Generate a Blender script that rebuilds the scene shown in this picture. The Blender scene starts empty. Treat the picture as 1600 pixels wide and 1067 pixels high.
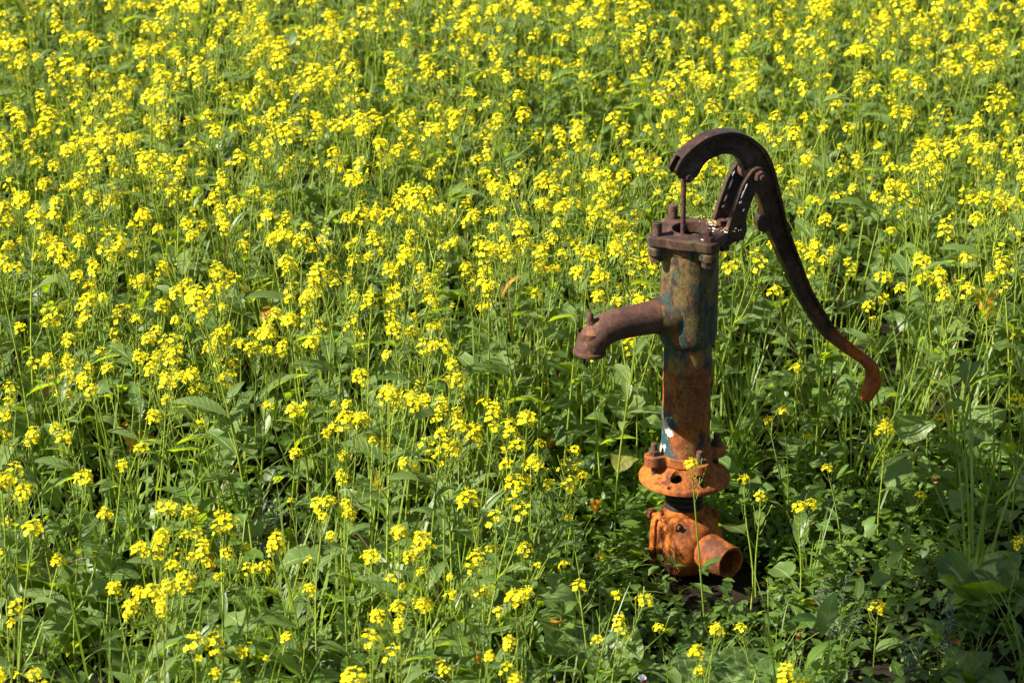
import bpy, bmesh, math, random
import numpy as np
from mathutils import Vector, Matrix, Euler

R = math.radians
sc = bpy.context.scene
COL = sc.collection

# ---------------------------------------------------------------- camera, sky, sun, exposure
cam_d = bpy.data.cameras.new('camera')
cam = bpy.data.objects.new('camera', cam_d); COL.objects.link(cam)
CAM = Vector((-0.3465, -5.285, 2.635))
PITCH = 22.0
cam.location = CAM
cam.rotation_euler = (R(90 - PITCH), 0, 0)
cam_d.sensor_width = 36.0
cam_d.lens = 101.8
cam_d.clip_start = 0.05
cam_d.clip_end = 2000
cam_d.dof.use_dof = True
cam_d.dof.focus_distance = 5.65
cam_d.dof.aperture_fstop = 7.5
sc.camera = cam

SUN_EL, SUN_AZ = 42.0, 197.0          # azimuth in the XY plane measured from +X: from the left, a little in front
sd = Vector((math.cos(R(SUN_EL)) * math.cos(R(SUN_AZ)), math.cos(R(SUN_EL)) * math.sin(R(SUN_AZ)), math.sin(R(SUN_EL))))
w = bpy.data.worlds.new('World'); sc.world = w; w.use_nodes = True
nt = w.node_tree
sky = nt.nodes.new('ShaderNodeTexSky'); sky.sky_type = 'NISHITA'; sky.sun_disc = False
sky.sun_elevation = R(SUN_EL); sky.sun_rotation = math.atan2(sd.x, sd.y)
bg = nt.nodes['Background']; bg.inputs['Strength'].default_value = 0.05
nt.links.new(sky.outputs[0], bg.inputs[0])
sun_d = bpy.data.lights.new('sun', 'SUN'); sun_d.energy = 5.0; sun_d.angle = R(0.55); sun_d.color = (1.0, 0.94, 0.84)
sun = bpy.data.objects.new('sun', sun_d); COL.objects.link(sun)
sun.rotation_euler = sd.to_track_quat('Z', 'Y').to_euler()
sun.location = (-6, -2, 8)
sc.view_settings.view_transform = 'Standard'
sc.view_settings.look = 'None'
sc.view_settings.gamma = 1.0
sc.view_settings.use_curve_mapping = False
sc.view_settings.exposure = 1.55
sc.cycles.max_bounces = 6
sc.cycles.diffuse_bounces = 3
sc.cycles.transmission_bounces = 3
sc.cycles.transparent_max_bounces = 4
sc.cycles.caustics_reflective = False
sc.cycles.caustics_refractive = False

rng = random.Random(7)
def U(a, b): return rng.uniform(a, b)

# ---------------------------------------------------------------- helpers: objects and tags
def tag(o, label=None, cat=None, group=None, kind=None):
    if label: o['label'] = label
    if cat: o['category'] = cat
    if group: o['group'] = group
    if kind: o['kind'] = kind
    return o

def empty(name, loc=(0, 0, 0), rz=0.0, parent=None):
    o = bpy.data.objects.new(name, None); COL.objects.link(o)
    o.location = loc; o.rotation_euler = (0, 0, rz); o.empty_display_size = .05
    if parent: o.parent = parent
    return o

def link(name, me, parent=None, mat=None):
    o = bpy.data.objects.new(name, me); COL.objects.link(o)
    if parent: o.parent = parent
    if mat is not None:
        me.materials.clear(); me.materials.append(mat)
    return o

def bm_obj(name, bm, mat, parent=None, smooth=True, bevel=0.0, segs=2, subsurf=0, angle=38):
    bmesh.ops.recalc_face_normals(bm, faces=bm.faces)
    me = bpy.data.meshes.new(name); bm.to_mesh(me); bm.free()
    o = link(name, me, parent, mat)
    if smooth:
        for p in me.polygons: p.use_smooth = True
        me.set_sharp_from_angle(angle=R(angle))
    if bevel:
        b = o.modifiers.new('bevel', 'BEVEL'); b.width = bevel; b.segments = segs; b.limit_method = 'ANGLE'; b.angle_limit = R(35)
        b.harden_normals = False
    if subsurf:
        s = o.modifiers.new('sub', 'SUBSURF'); s.levels = subsurf; s.render_levels = subsurf
    return o

# ---------------------------------------------------------------- helpers: node materials
class N:
    def __init__(s, name):
        s.m = bpy.data.materials.new(name); s.m.use_nodes = True
        s.t = s.m.node_tree; s.b = s.t.nodes['Principled BSDF']; s.out = s.t.nodes['Material Output']
    def n(s, typ, **k):
        x = s.t.nodes.new(typ)
        for a, v in k.items(): setattr(x, a, v)
        return x
    def l(s, a, b): s.t.links.new(a, b)
    def val(s, x, sock):
        if hasattr(x, 'is_output') or isinstance(x, bpy.types.NodeSocket): s.l(x, sock)
        else: sock.default_value = x
    def math(s, op, a, b=0.0, clamp=False):
        x = s.n('ShaderNodeMath', operation=op); x.use_clamp = clamp
        s.val(a, x.inputs[0]); s.val(b, x.inputs[1]); return x.outputs[0]
    def mix(s, f, a, b):
        x = s.n('ShaderNodeMix', data_type='RGBA')
        s.val(f, x.inputs[0])
        for v, i in ((a, 6), (b, 7)):
            if isinstance(v, tuple): x.inputs[i].default_value = (*v, 1)
            else: s.l(v, x.inputs[i])
        return x.outputs[2]
    def noise(s, scale, detail=4, rough=.6, off=(0, 0, 0), stretch=None, coord=None):
        c = coord or s.coord()
        mp = s.n('ShaderNodeMapping'); s.l(c, mp.inputs[0]); mp.inputs['Location'].default_value = off
        if stretch: mp.inputs['Scale'].default_value = stretch
        x = s.n('ShaderNodeTexNoise'); s.l(mp.outputs[0], x.inputs['Vector'])
        x.inputs['Scale'].default_value = scale; x.inputs['Detail'].default_value = detail; x.inputs['Roughness'].default_value = rough
        return x.outputs[0]
    def coord(s):
        if not hasattr(s, '_c'): s._c = s.n('ShaderNodeTexCoord').outputs['Object']
        return s._c
    def step(s, v, lo, hi):
        x = s.n('ShaderNodeMapRange', interpolation_type='SMOOTHSTEP'); s.val(v, x.inputs[0])
        x.inputs[1].default_value = lo; x.inputs[2].default_value = hi
        return x.outputs[0]
    def sep(s, v):
        x = s.n('ShaderNodeSeparateXYZ'); s.l(v, x.inputs[0]); return x.outputs

def rust(name, a, b, layers=(), rough=.85, bump=.6, scale=60, metallic=0.0, wet=0.0, corner=None):
    """a/b: the two rust tones; layers: (colour, noise scale, lo, hi, seed, axis, p0, p1) - patches, optionally only between p0..p1 along an axis"""
    m = N(name)
    n1 = m.noise(scale, 6, .65, (3, 1, 2))
    n2 = m.noise(scale * .22, 5, .6, (9, 4, 1))
    n3 = m.noise(scale * 3.2, 5, .75, (7, 2, 6))
    c = m.mix(m.step(m.math('ADD', m.math('ADD', m.math('MULTIPLY', n1, .45), m.math('MULTIPLY', n2, .40)), m.math('MULTIPLY', n3, .30)), .46, .70), a, b)
    for (colr, sca, lo, hi, seed, ax, p0, p1) in layers:
        n = m.noise(sca, 7, .68, (seed * 1.7, seed, -seed), stretch=(1, 1, .5))
        if ax is not None:
            g = m.step(m.sep(m.coord())[ax], p0, p1)
            n = m.math('ADD', n, m.math('MULTIPLY', m.math('SUBTRACT', g, 1.0), .55))
        c = m.mix(m.step(n, lo, hi), c, colr)
    if corner:      # old paint that survives low down on the spout side
        g = m.math('MULTIPLY', m.step(m.sep(m.coord())[0], -.010, -.050), m.step(m.sep(m.coord())[2], .42, .32))
        n = m.math('ADD', m.noise(16, 7, .7, (31, 2, 4)), m.math('MULTIPLY', m.math('SUBTRACT', g, 1.0), .6))
        c = m.mix(m.step(n, .34, .42), c, corner[0])
        n = m.math('ADD', m.noise(38, 7, .7, (11, 7, 4)), m.math('MULTIPLY', m.math('SUBTRACT', g, 1.0), .35))
        c = m.mix(m.step(n, .53, .57), c, corner[1])
    pits = m.noise(scale * 2.2, 4, .75, (5, 5, 5))
    c = m.mix(m.math('MULTIPLY', m.step(pits, .53, .64), .70), c, tuple(x * .3 for x in a))
    m.l(c, m.b.inputs['Base Color'])
    r = m.n('ShaderNodeMapRange'); m.l(n2, r.inputs[0]); r.inputs[3].default_value = rough - .2 - wet; r.inputs[4].default_value = min(1, rough + .1)
    m.l(r.outputs[0], m.b.inputs['Roughness'])
    m.b.inputs['Specular IOR Level'].default_value = .35
    h = m.math('ADD', m.math('MULTIPLY', n1, .8), m.math('MULTIPLY', m.noise(scale * 5, 4, .7), .35))
    bp = m.n('ShaderNodeBump'); bp.inputs['Strength'].default_value = bump; bp.inputs['Distance'].default_value = .0025
    m.l(h, bp.inputs['Height']); m.l(bp.outputs[0], m.b.inputs['Normal'])
    return m.m

DARK = (.020, .010, .007); BROWN = (.085, .038, .022); PURPLE = (.070, .029, .013); ORANGE = (.36, .105, .012); OCHRE = (.17, .105, .02)
TEAL = (.010, .040, .042); WHITE = (.55, .52, .42); RED = (.22, .05, .01)
M = {}
M['cap'] = rust('rusty_brown_iron', (.030, .014, .010), PURPLE, [(BROWN, 40, .50, .62, 2, None, 0, 0), ((.07, .05, .025), 22, .54, .66, 5, None, 0, 0), ((.018, .010, .008), 34, .58, .66, 15, None, 0, 0)], bump=1.0)
M['bolt'] = rust('rusty_bolt_iron', (.030, .013, .009), (.13, .055, .035), [], scale=110, bump=.7)
M['handle'] = rust('dark_rusted_handle', (.014, .008, .005), (.065, .029, .015), [((.15, .045, .014), 26, .40, .56, 3, 0, .20, .32), ((.34, .075, .010), 34, .32, .52, 8, 0, .27, .38),
                   ((.085, .040, .026), 30, .58, .70, 4, None, 0, 0), ((.22, .21, .19), 55, .65, .70, 6, None, 0, 0)], bump=.9, rough=.50, wet=.12)
M['bracket'] = rust('dark_bracket_iron', (.016, .010, .007), (.070, .034, .015), [((.035, .036, .024), 18, .55, .68, 7, None, 0, 0), (WHITE, 48, .67, .70, 3, None, 0, 0), ((.18, .08, .03), 45, .60, .66, 9, None, 0, 0)], bump=.8)
M['spout'] = rust('purple_brown_spout', (.042, .017, .010), (.100, .045, .028), [((.17, .065, .016), 26, .54, .66, 4, None, 0, 0), ((.07, .028, .018), 60, .55, .66, 6, None, 0, 0)], scale=90, bump=.5)
M['barrel'] = rust('painted_barrel', (.060, .040, .013), (.150, .105, .026), [((.008, .040, .038), 17, .45, .56, 3, None, 0, 0), ((.15, .052, .012), 21, .56, .66, 33, None, 0, 0), ((.024, .017, .011), 26, .50, .62, 12, None, 0, 0), ((.15, .06, .02), 55, .56, .64, 8, None, 0, 0), ((.06, .11, .09), 42, .63, .68, 5, None, 0, 0), ((.03, .013, .007), 70, .57, .62, 41, None, 0, 0)], rough=.7, bump=.8, scale=75)
M['lower'] = rust('rusted_lower_barrel', (.10, .030, .007), (.36, .095, .009), [((.15, .040, .009), 30, .48, .64, 2, None, 0, 0), ((.20, .10, .02), 22, .50, .62, 21, None, 0, 0), (TEAL, 17, .40, .52, 9, 2, .30, .50), (OCHRE, 26, .46, .58, 4, 2, .36, .48), ((.03, .018, .012), 24, .54, .62, 14, None, 0, 0)], bump=.9,
    corner=((.013, .05, .055), WHITE))
M['base'] = rust('orange_rusted_base', (.13, .030, .004), (.46, .120, .008), [((.07, .020, .006), 24, .47, .62, 3, None, 0, 0), ((.42, .19, .05), 60, .6, .7, 7, None, 0, 0)], bump=.8, scale=50)
M['lug'] = rust('rusted_lug_ring', (.17, .045, .008), (.38, .11, .014), [((.34, .27, .2), 28, .57, .63, 3, 1, .03, -.05), ((.05, .04, .03), 22, .55, .65, 5, None, 0, 0)], bump=.9)
M['fitting'] = rust('orange_rusted_fitting', (.14, .032, .004), (.46, .125, .008), [((.07, .020, .007), 19, .47, .62, 6, None, 0, 0), ((.30, .28, .26), 30, .66, .72, 8, None, 0, 0)], bump=.9, scale=45)
M['inside'] = rust('inner_rust_painted_shade', (.008, .005, .004), (.025, .011, .006), [], bump=.8)  # rust darkened to near black: the opening's shade is put into the colour
def plain(name, c, rough=.6, spec=.3):
    m = N(name); m.b.inputs['Base Color'].default_value = (*c, 1); m.b.inputs['Roughness'].default_value = rough
    m.b.inputs['Specular IOR Level'].default_value = spec
    n = m.noise(40, 4); cc = m.mix(n, tuple(x * .7 for x in c), tuple(min(1, x * 1.25) for x in c)); m.l(cc, m.b.inputs['Base Color'])
    return m.m
M['rubber'] = plain('black_rubber', (.014, .014, .012), .55)
M['dropping'] = plain('white_dropping', (.72, .72, .68), .7)

def leafmat(name, dark, light, trans, yellow_from=.965, tf=.35, rough=.42, vein=.5, spec=.5, oldcol=((.55, .38, .03), (.5, .16, .02))):
    """attribute lc = (across -1..1, along 0..1, random); Object Info random shifts each copy"""
    m = N(name)
    at = m.n('ShaderNodeAttribute', attribute_name='lc'); x, y, z = m.sep(at.outputs['Vector'])[:3]
    oi = m.n('ShaderNodeObjectInfo').outputs['Random']
    r = m.math('FRACT', m.math('ADD', z, m.math('MULTIPLY', oi, 3.0)))
    r2 = m.math('FRACT', m.math('MULTIPLY', r, 7.31))
    geo = m.n('ShaderNodeNewGeometry')
    nz = m.noise(38, 4, .6, coord=geo.outputs['Position'])
    base = m.mix(m.math('ADD', m.math('MULTIPLY', r2, .75), m.math('MULTIPLY', nz, .3), True), dark, light)
    ax = m.math('ABSOLUTE', x)
    rib = m.step(ax, .10, .03)
    # side veins: stripes slanting forward from the midrib
    sv = m.math('SINE', m.math('MULTIPLY', m.math('SUBTRACT', y, m.math('MULTIPLY', ax, .14)), 62.0))
    svm = m.step(sv, .80, 1.0)
    v = m.math('MAXIMUM', m.math('MULTIPLY', rib, 1.0), m.math('MULTIPLY', svm, .45))
    base = m.mix(m.math('MULTIPLY', v, vein), base, tuple(min(1, c * 1.9 + .03) for c in light))
    old = m.step(r, yellow_from - .004, yellow_from)
    oc = m.mix(m.step(m.noise(30, 3, coord=geo.outputs['Position']), .42, .60), oldcol[0], oldcol[1])
    edge = m.math('ADD', ax, m.math('MULTIPLY', nz, .6))
    oc = m.mix(m.step(edge, 1.28, 1.05), (.16, .07, .02), oc)
    base = m.mix(old, base, oc)
    m.l(base, m.b.inputs['Base Color'])
    m.b.inputs['Roughness'].default_value = rough
    m.b.inputs['Specular IOR Level'].default_value = spec
    bp = m.n('ShaderNodeBump'); bp.inputs['Strength'].default_value = .5; bp.inputs['Distance'].default_value = .002
    m.l(m.math('SUBTRACT', m.math('MULTIPLY', nz, .8), v), bp.inputs['Height']); m.l(bp.outputs[0], m.b.inputs['Normal'])
    tr = m.n('ShaderNodeBsdfTranslucent')
    tc = m.mix(old, m.mix(m.math('MULTIPLY', v, .6), trans, tuple(c * .45 for c in trans)), oc)
    m.l(tc, tr.inputs[0])
    ms = m.n('ShaderNodeMixShader'); ms.inputs[0].default_value = tf
    m.l(m.b.outputs[0], ms.inputs[1]); m.l(tr.outputs[0], ms.inputs[2]); m.l(ms.outputs[0], m.out.inputs[0])
    return m.m

M['leaf'] = leafmat('mustard_leaf', (.045, .095, .018), (.160, .225, .062), (.52, .67, .012), tf=.45, yellow_from=.998, oldcol=((.62, .44, .03), (.50, .20, .02)))
M['weedleaf'] = leafmat('weed_leaf', (.035, .082, .014), (.11, .18, .025), (.42, .58, .02), yellow_from=.995, tf=.40)
M['greyleaf'] = leafmat('grey_green_leaf', (.09, .125, .075), (.17, .21, .12), (.20, .30, .08), yellow_from=.995, tf=.2, rough=.6, vein=.25)
M['grass'] = leafmat('grass_blade', (.08, .14, .018), (.20, .28, .035), (.40, .58, .04), yellow_from=.97, tf=.35, vein=.2, oldcol=((.42, .36, .12), (.30, .2, .07)))
M['stem'] = leafmat('green_stem', (.12, .185, .014), (.31, .39, .040), (.5, .6, .03), yellow_from=2, tf=.22, rough=.5, vein=0)
M['deadleaf'] = leafmat('orange_dead_leaf', (.62, .25, .02), (.75, .42, .03), (.9, .42, .03), tf=.4, yellow_from=2, vein=.25)

def petalmat(name, a, b, tcol, tf=.3):
    m = N(name)
    at = m.n('ShaderNodeAttribute', attribute_name='lc'); x, y, z = m.sep(at.outputs['Vector'])[:3]
    c = m.mix(z, a, b)
    c = m.mix(m.step(y, .34, .10), c, tuple(v * k for v, k in zip(a, (.75, .72, .6))))
    m.l(c, m.b.inputs['Base Color']); m.b.inputs['Roughness'].default_value = .55; m.b.inputs['Specular IOR Level'].default_value = .25
    tr = m.n('ShaderNodeBsdfTranslucent'); tr.inputs[0].default_value = (*tcol, 1)
    ms = m.n('ShaderNodeMixShader'); ms.inputs[0].default_value = tf
    m.l(m.b.outputs[0], ms.inputs[1]); m.l(tr.outputs[0], ms.inputs[2]); m.l(ms.outputs[0], m.out.inputs[0])
    return m.m
M['petal'] = petalmat('yellow_petal', (.86, .67, .001), (.92, .79, .004), (.94, .80, .002))
M['bud'] = petalmat('yellow_green_bud', (.42, .46, .03), (.62, .58, .03), (.5, .55, .03), .2)
M['white'] = petalmat('white_petal', (.75, .72, .75), (.8, .78, .8), (.8, .75, .8))
M['magenta'] = petalmat('magenta_petal', (.16, .004, .05), (.25, .01, .09), (.4, .01, .12))

def groundmat():
    m = N('dark_soil'); g = m.n('ShaderNodeNewGeometry').outputs['Position']
    a = m.noise(6, 6, .6, coord=g); b = m.noise(60, 5, .7, coord=g)
    c = m.mix(m.step(a, .35, .65), (.008, .0065, .004), (.020, .016, .009))
    c = m.mix(m.step(b, .58, .7), c, (.035, .028, .015))
    m.l(c, m.b.inputs['Base Color']); m.b.inputs['Roughness'].default_value = 1.0; m.b.inputs['Specular IOR Level'].default_value = .1
    bp = m.n('ShaderNodeBump'); bp.inputs['Distance'].default_value = .02; m.l(m.math('ADD', a, m.math('MULTIPLY', b, .5)), bp.inputs['Height']); m.l(bp.outputs[0], m.b.inputs['Normal'])
    return m.m
M['soil'] = groundmat()
def barkmat():
    m = N('grey_brown_bark'); n = m.noise(14, 6, .7, stretch=(1, 1, .2)); c = m.mix(m.step(n, .4, .62), (.05, .038, .028), (.17, .14, .11))
    m.l(c, m.b.inputs['Base Color']); m.b.inputs['Roughness'].default_value = .9
    bp = m.n('ShaderNodeBump'); bp.inputs['Distance'].default_value = .03; m.l(n, bp.inputs['Height']); m.l(bp.outputs[0], m.b.inputs['Normal'])
    return m.m
M['bark'] = barkmat()

# ---------------------------------------------------------------- the ground
gn = 120
gx = np.concatenate([[-400, -120, -40, -14], np.linspace(-6, 6, gn), [14, 40, 120, 400]])
gy = np.concatenate([[-400, -120, -40, -14], np.linspace(-5, 9, gn), [18, 40, 120, 600]])
GX, GY = np.meshgrid(gx, gy)
def gz(x, y):
    return .012 * np.sin(x * 3.1 + y * 1.7) * np.cos(y * 2.3 - x) + .008 * np.sin(x * 9 + 2) * np.sin(y * 8.3)
GZ = gz(GX, GY) * (np.abs(GX) < 7) - .004
nv = len(gx)
gvs = np.stack([GX.ravel(), GY.ravel(), GZ.ravel()], 1)
gf = [(j * nv + i, j * nv + i + 1, (j + 1) * nv + i + 1, (j + 1) * nv + i) for j in range(len(gy) - 1) for i in range(nv - 1)]
me = bpy.data.meshes.new('ground'); me.from_pydata(gvs.tolist(), [], gf)
for p in me.polygons: p.use_smooth = True
ground = link('ground', me, None, M['soil']); tag(ground, 'dark damp soil between the plants', None, None, 'structure')

# ================================================================ THE HAND PUMP
pump = empty('hand_pump', (0, 0, 0), R(25))
tag(pump, 'old cast iron hand water pump, rusted brown and orange, standing in the mustard field', 'water pump')

def lathe(bm, prof, seg=48, c=(0, 0), jitter=0.0):
    rings = []
    for (r, z) in prof:
        rings.append([bm.verts.new((c[0] + r * (1 + jitter * math.sin(3 * a + z * 60)) * math.cos(a), c[1] + r * (1 + jitter * math.sin(2 * a + z * 80)) * math.sin(a), z)) for a in [2 * math.pi * i / seg for i in range(seg)]])
    for A, B in zip(rings, rings[1:]):
        for i in range(seg): bm.faces.new((A[i], A[(i + 1) % seg], B[(i + 1) % seg], B[i]))
    return rings

def cap_ring(bm, ring): bm.faces.new(ring)

def prism(bm, pts, z0, z1):
    a = [bm.verts.new((x, y, z0)) for x, y in pts]; b = [bm.verts.new((x, y, z1)) for x, y in pts]
    n = len(pts)
    for i in range(n): bm.faces.new((a[i], a[(i + 1) % n], b[(i + 1) % n], b[i]))
    bm.faces.new(a[::-1]); bm.faces.new(b)
    return a, b

def annulus_prism(bm, outer, r_in, z0, z1, depth=None):
    """outer outline pts (n of them, by angle) with a round hole"""
    n = len(outer)
    inn = [(r_in * math.cos(math.atan2(y, x)), r_in * math.sin(math.atan2(y, x))) for x, y in outer]
    oa = [bm.verts.new((x, y, z0)) for x, y in outer]; ob = [bm.verts.new((x, y, z1)) for x, y in outer]
    ia = [bm.verts.new((x, y, z0)) for x, y in inn]; ib = [bm.verts.new((x, y, z1)) for x, y in inn]
    for i in range(n):
        j = (i + 1) % n
        bm.faces.new((oa[i], oa[j], ob[j], ob[i])); bm.faces.new((ib[i], ib[j], ia[j], ia[i]))
        bm.faces.new((ob[i], ob[j], ib[j], ib[i])); bm.faces.new((ia[i], ia[j], oa[j], oa[i]))

def hull_outline(r0, R_, rl, n=96, angs=(0, 90, 180, 270)):
    out = []
    cs = [(R_ * math.cos(R(a)), R_ * math.sin(R(a)), rl) for a in angs] + [(0, 0, r0)]
    # radial function of the convex hull through its support function
    for i in range(n):
        th = 2 * math.pi * i / n
        best = 1e9
        for k in range(-70, 71, 2):
            ph = th + R(k); s = max(cx * math.cos(ph) + cy * math.sin(ph) + rr for cx, cy, rr in cs)
            best = min(best, s / math.cos(R(k)))
        out.append((best * math.cos(th), best * math.sin(th)))
    return out

def lug_outline(r0, R_, rl, n=120, angs=(0, 90, 180, 270)):
    out = []
    for i in range(n):
        th = 2 * math.pi * i / n; r = r0
        for a in angs:
            d = (th - R(a) + math.pi) % (2 * math.pi) - math.pi
            q = rl * rl - (R_ * math.sin(d)) ** 2
            if q > 0 and abs(d) < 1: r = max(r, R_ * math.cos(d) + math.sqrt(q))
        out.append(r)
    sm = [(out[i - 1] + 2 * out[i] + out[(i + 1) % n]) / 4 for i in range(n)]
    return [(sm[i] * math.cos(2 * math.pi * i / n), sm[i] * math.sin(2 * math.pi * i / n)) for i in range(n)]

def tube(bm, pts, rad, seg=20, close=True, hollow=0.0):
    pts = [Vector(p) for p in pts]; rings = []
    up = Vector((0, 1, 0))
    for i, p in enumerate(pts):
        t = (pts[min(i + 1, len(pts) - 1)] - pts[max(i - 1, 0)]).normalized()
        a = up.cross(t)
        if a.length < .1: a = Vector((1, 0, 0)).cross(t)
        a.normalize(); b = t.cross(a).normalized()
        r = rad[i] if isinstance(rad, (list, tuple)) else rad
        rings.append([bm.verts.new(p + (a * math.cos(x) + b * math.sin(x)) * r) for x in [2 * math.pi * k / seg for k in range(seg)]])
    for A, B in zip(rings, rings[1:]):
        for i in range(seg): bm.faces.new((A[i], A[(i + 1) % seg], B[(i + 1) % seg], B[i]))
    if close: bm.faces.new(rings[0]); bm.faces.new(rings[-1][::-1])
    return rings

def catmull(P, k=6):
    P = [np.array(p, float) for p in P]; out = []
    for i in range(len(P) - 1):
        p0, p1, p2, p3 = P[max(i - 1, 0)], P[i], P[i + 1], P[min(i + 2, len(P) - 1)]
        for j in range(k):
            t = j / k
            out.append(.5 * ((2 * p1) + (-p0 + p2) * t + (2 * p0 - 5 * p1 + 4 * p2 - p3) * t * t + (-p0 + 3 * p1 - 3 * p2 + p3) * t ** 3))
    out.append(P[-1]); return out

def hexnut(bm, c, r, h, ax='z', rot=0.0, n=6):
    ps = [(r * math.cos(2 * math.pi * i / n + rot), r * math.sin(2 * math.pi * i / n + rot)) for i in range(n)]
    def P(x, y, z):
        return (c[0] + x, c[1] + y, c[2] + z) if ax == 'z' else (c[0] + x, c[1] + z, c[2] + y)
    a = [bm.verts.new(P(x, y, 0)) for x, y in ps]; b = [bm.verts.new(P(x, y, h)) for x, y in ps]
    for i in range(n): bm.faces.new((a[i], a[(i + 1) % n], b[(i + 1) % n], b[i]))
    bm.faces.new(a[::-1]); bm.faces.new(b)

def threaded(bm, c, r, h, seg=18):
    prof = []; k = max(4, int(h / .0028)); z = c[2]
    for i in range(k):
        prof += [(r, z + h * (i + .25) / k), (r * .86, z + h * (i + .85) / k)]
    prof = [(r * .9, z)] + prof + [(r * .7, z + h)]
    rg = lathe(bm, prof, seg, (c[0], c[1]))
    bm.faces.new(rg[-1]); bm.faces.new(rg[0][::-1])

def cut(o, cutter_bm):
    """carve a recess into o and drop the cutter"""
    me = bpy.data.meshes.new('cutter'); bmesh.ops.recalc_face_normals(cutter_bm, faces=cutter_bm.faces); cutter_bm.to_mesh(me); cutter_bm.free()
    c = bpy.data.objects.new('cutter', me); COL.objects.link(c)
    c.parent = o.parent
    md = o.modifiers.new('cut', 'BOOLEAN'); md.object = c; md.operation = 'DIFFERENCE'; md.solver = 'EXACT'
    bpy.context.view_layer.update()
    dg = bpy.context.evaluated_depsgraph_get()
    new = bpy.data.meshes.new_from_object(o.evaluated_get(dg))
    o.modifiers.clear(); o.data = new
    for p in new.polygons: p.use_smooth = True
    new.set_sharp_from_angle(angle=R(38))
    bpy.data.objects.remove(c)

def box(bm, c, s, rot=None):
    r = bmesh.ops.create_cube(bm, size=1.0)
    for v in r['verts']:
        p = Vector((v.co.x * s[0], v.co.y * s[1], v.co.z * s[2]))
        if rot: p = Euler(rot).to_matrix() @ p
        v.co = p + Vector(c)

# barrel ----------------------------------------------------------------
bm = bmesh.new()
lathe(bm, [(.046, .497), (.050, .499), (.0545, .505), (.0568, .514), (.0572, .53), (.0570, .60), (.0562, .66), (.0560, .694)], 64, jitter=.004)
barrel = bm_obj('barrel', bm, M['barrel'], pump)
bm = bmesh.new()
annulus_prism(bm, lug_outline(.0575, .0735, .0185), .036, .6935, .7115)
o = bm_obj('barrel_flange', bm, M['barrel'], barrel, bevel=.003)
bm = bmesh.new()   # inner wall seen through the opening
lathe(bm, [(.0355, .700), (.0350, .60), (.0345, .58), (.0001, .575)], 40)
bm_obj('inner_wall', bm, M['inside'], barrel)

# cap ----------------------------------------------------------------
bm = bmesh.new()
ho = hull_outline(.0700, .0735, .0190); lo_ = lug_outline(.0705, .0735, .0195, n=96)
annulus_prism(bm, [(a[0] * .3 + b[0] * .7, a[1] * .3 + b[1] * .7) for a, b in zip(ho, lo_)], .0365, .7125, .7335)
cap = bm_obj('cap_plate', bm, M['cap'], pump, bevel=.0035, segs=3)
bm = bmesh.new()
lathe(bm, [(.0362, .7300), (.0366, .7362), (.0400, .7368), (.0455, .7345), (.047, .7325)], 56)
bm_obj('collar_ring', bm, M['cap'], cap)
for k, a in enumerate((0, 90, 180, 270)):
    cx, cy = .0735 * math.cos(R(a)), .0735 * math.sin(R(a))
    bm = bmesh.new()
    if a == 270:
        hexnut(bm, (cx, cy, .7338), .0115, .0105, rot=.3); threaded(bm, (cx, cy, .744), .0058, .011)
    elif a == 0:
        hexnut(bm, (cx - .004, cy, .7338), .0110, .009)
    else:
        threaded(bm, (cx, cy, .7338), .0098, .026 if a == 180 else .027)
    b_ = bm_obj('bolt', bm, M['bolt'], pump, bevel=.0007, segs=1)
    bm = bmesh.new()
    hexnut(bm, (cx, cy, .681), .0135, .0122, rot=.2 * k)
    bm_obj('nut', bm, M['bolt'], b_, bevel=.001, segs=2)

# debris and droppings lying on the cap
bm = bmesh.new()
for i in range(150):
    x, y = .056 + rng.gauss(0, .013), rng.gauss(.002, .019)
    if math.hypot(x, y) < .040: continue
    s = U(.0008, .0022)
    box(bm, (x, y, .7342 + s * .4), (s * U(1, 3), s, s * .8), (U(-1, 1), U(-1, 1), U(0, 3)))
o = bm_obj('dry_flower_debris', bm, plain('dry_debris', (.42, .27, .12), .8), cap, smooth=False); tag(o, kind='stuff')
bm = bmesh.new()
for (x, y, s) in ((.036, -.012, .005), (.041, -.022, .004), (.030, -.030, .003), (.0735 - .024, -.045, .0045), (.078, -.030, .0042), (.052, .018, .003), (-.008, -.0655, .0028), (.046, .0, .0025)):
    for k in range(4):
        q = bmesh.ops.create_icosphere(bm, subdivisions=1, radius=s * U(.5, .9))
        dx, dy = U(-s, s), U(-s, s)
        for v in q['verts']: v.co = Vector((v.co.x * U(.9, 1.2) + x + dx, v.co.y + y + dy, v.co.z * .28 + .7352))
o = bm_obj('bird_dropping', bm, M['dropping'], cap)

# piston rod ----------------------------------------------------------------
bm = bmesh.new()
tube(bm, [(-.0165, 0, .60), (-.0165, 0, .70), (-.0172, 0, .76), (-.0180, 0, .838), (-.018, 0, .850)], .0050, 16)
bm_obj('piston_rod', bm, M['bolt'], pump)

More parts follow.
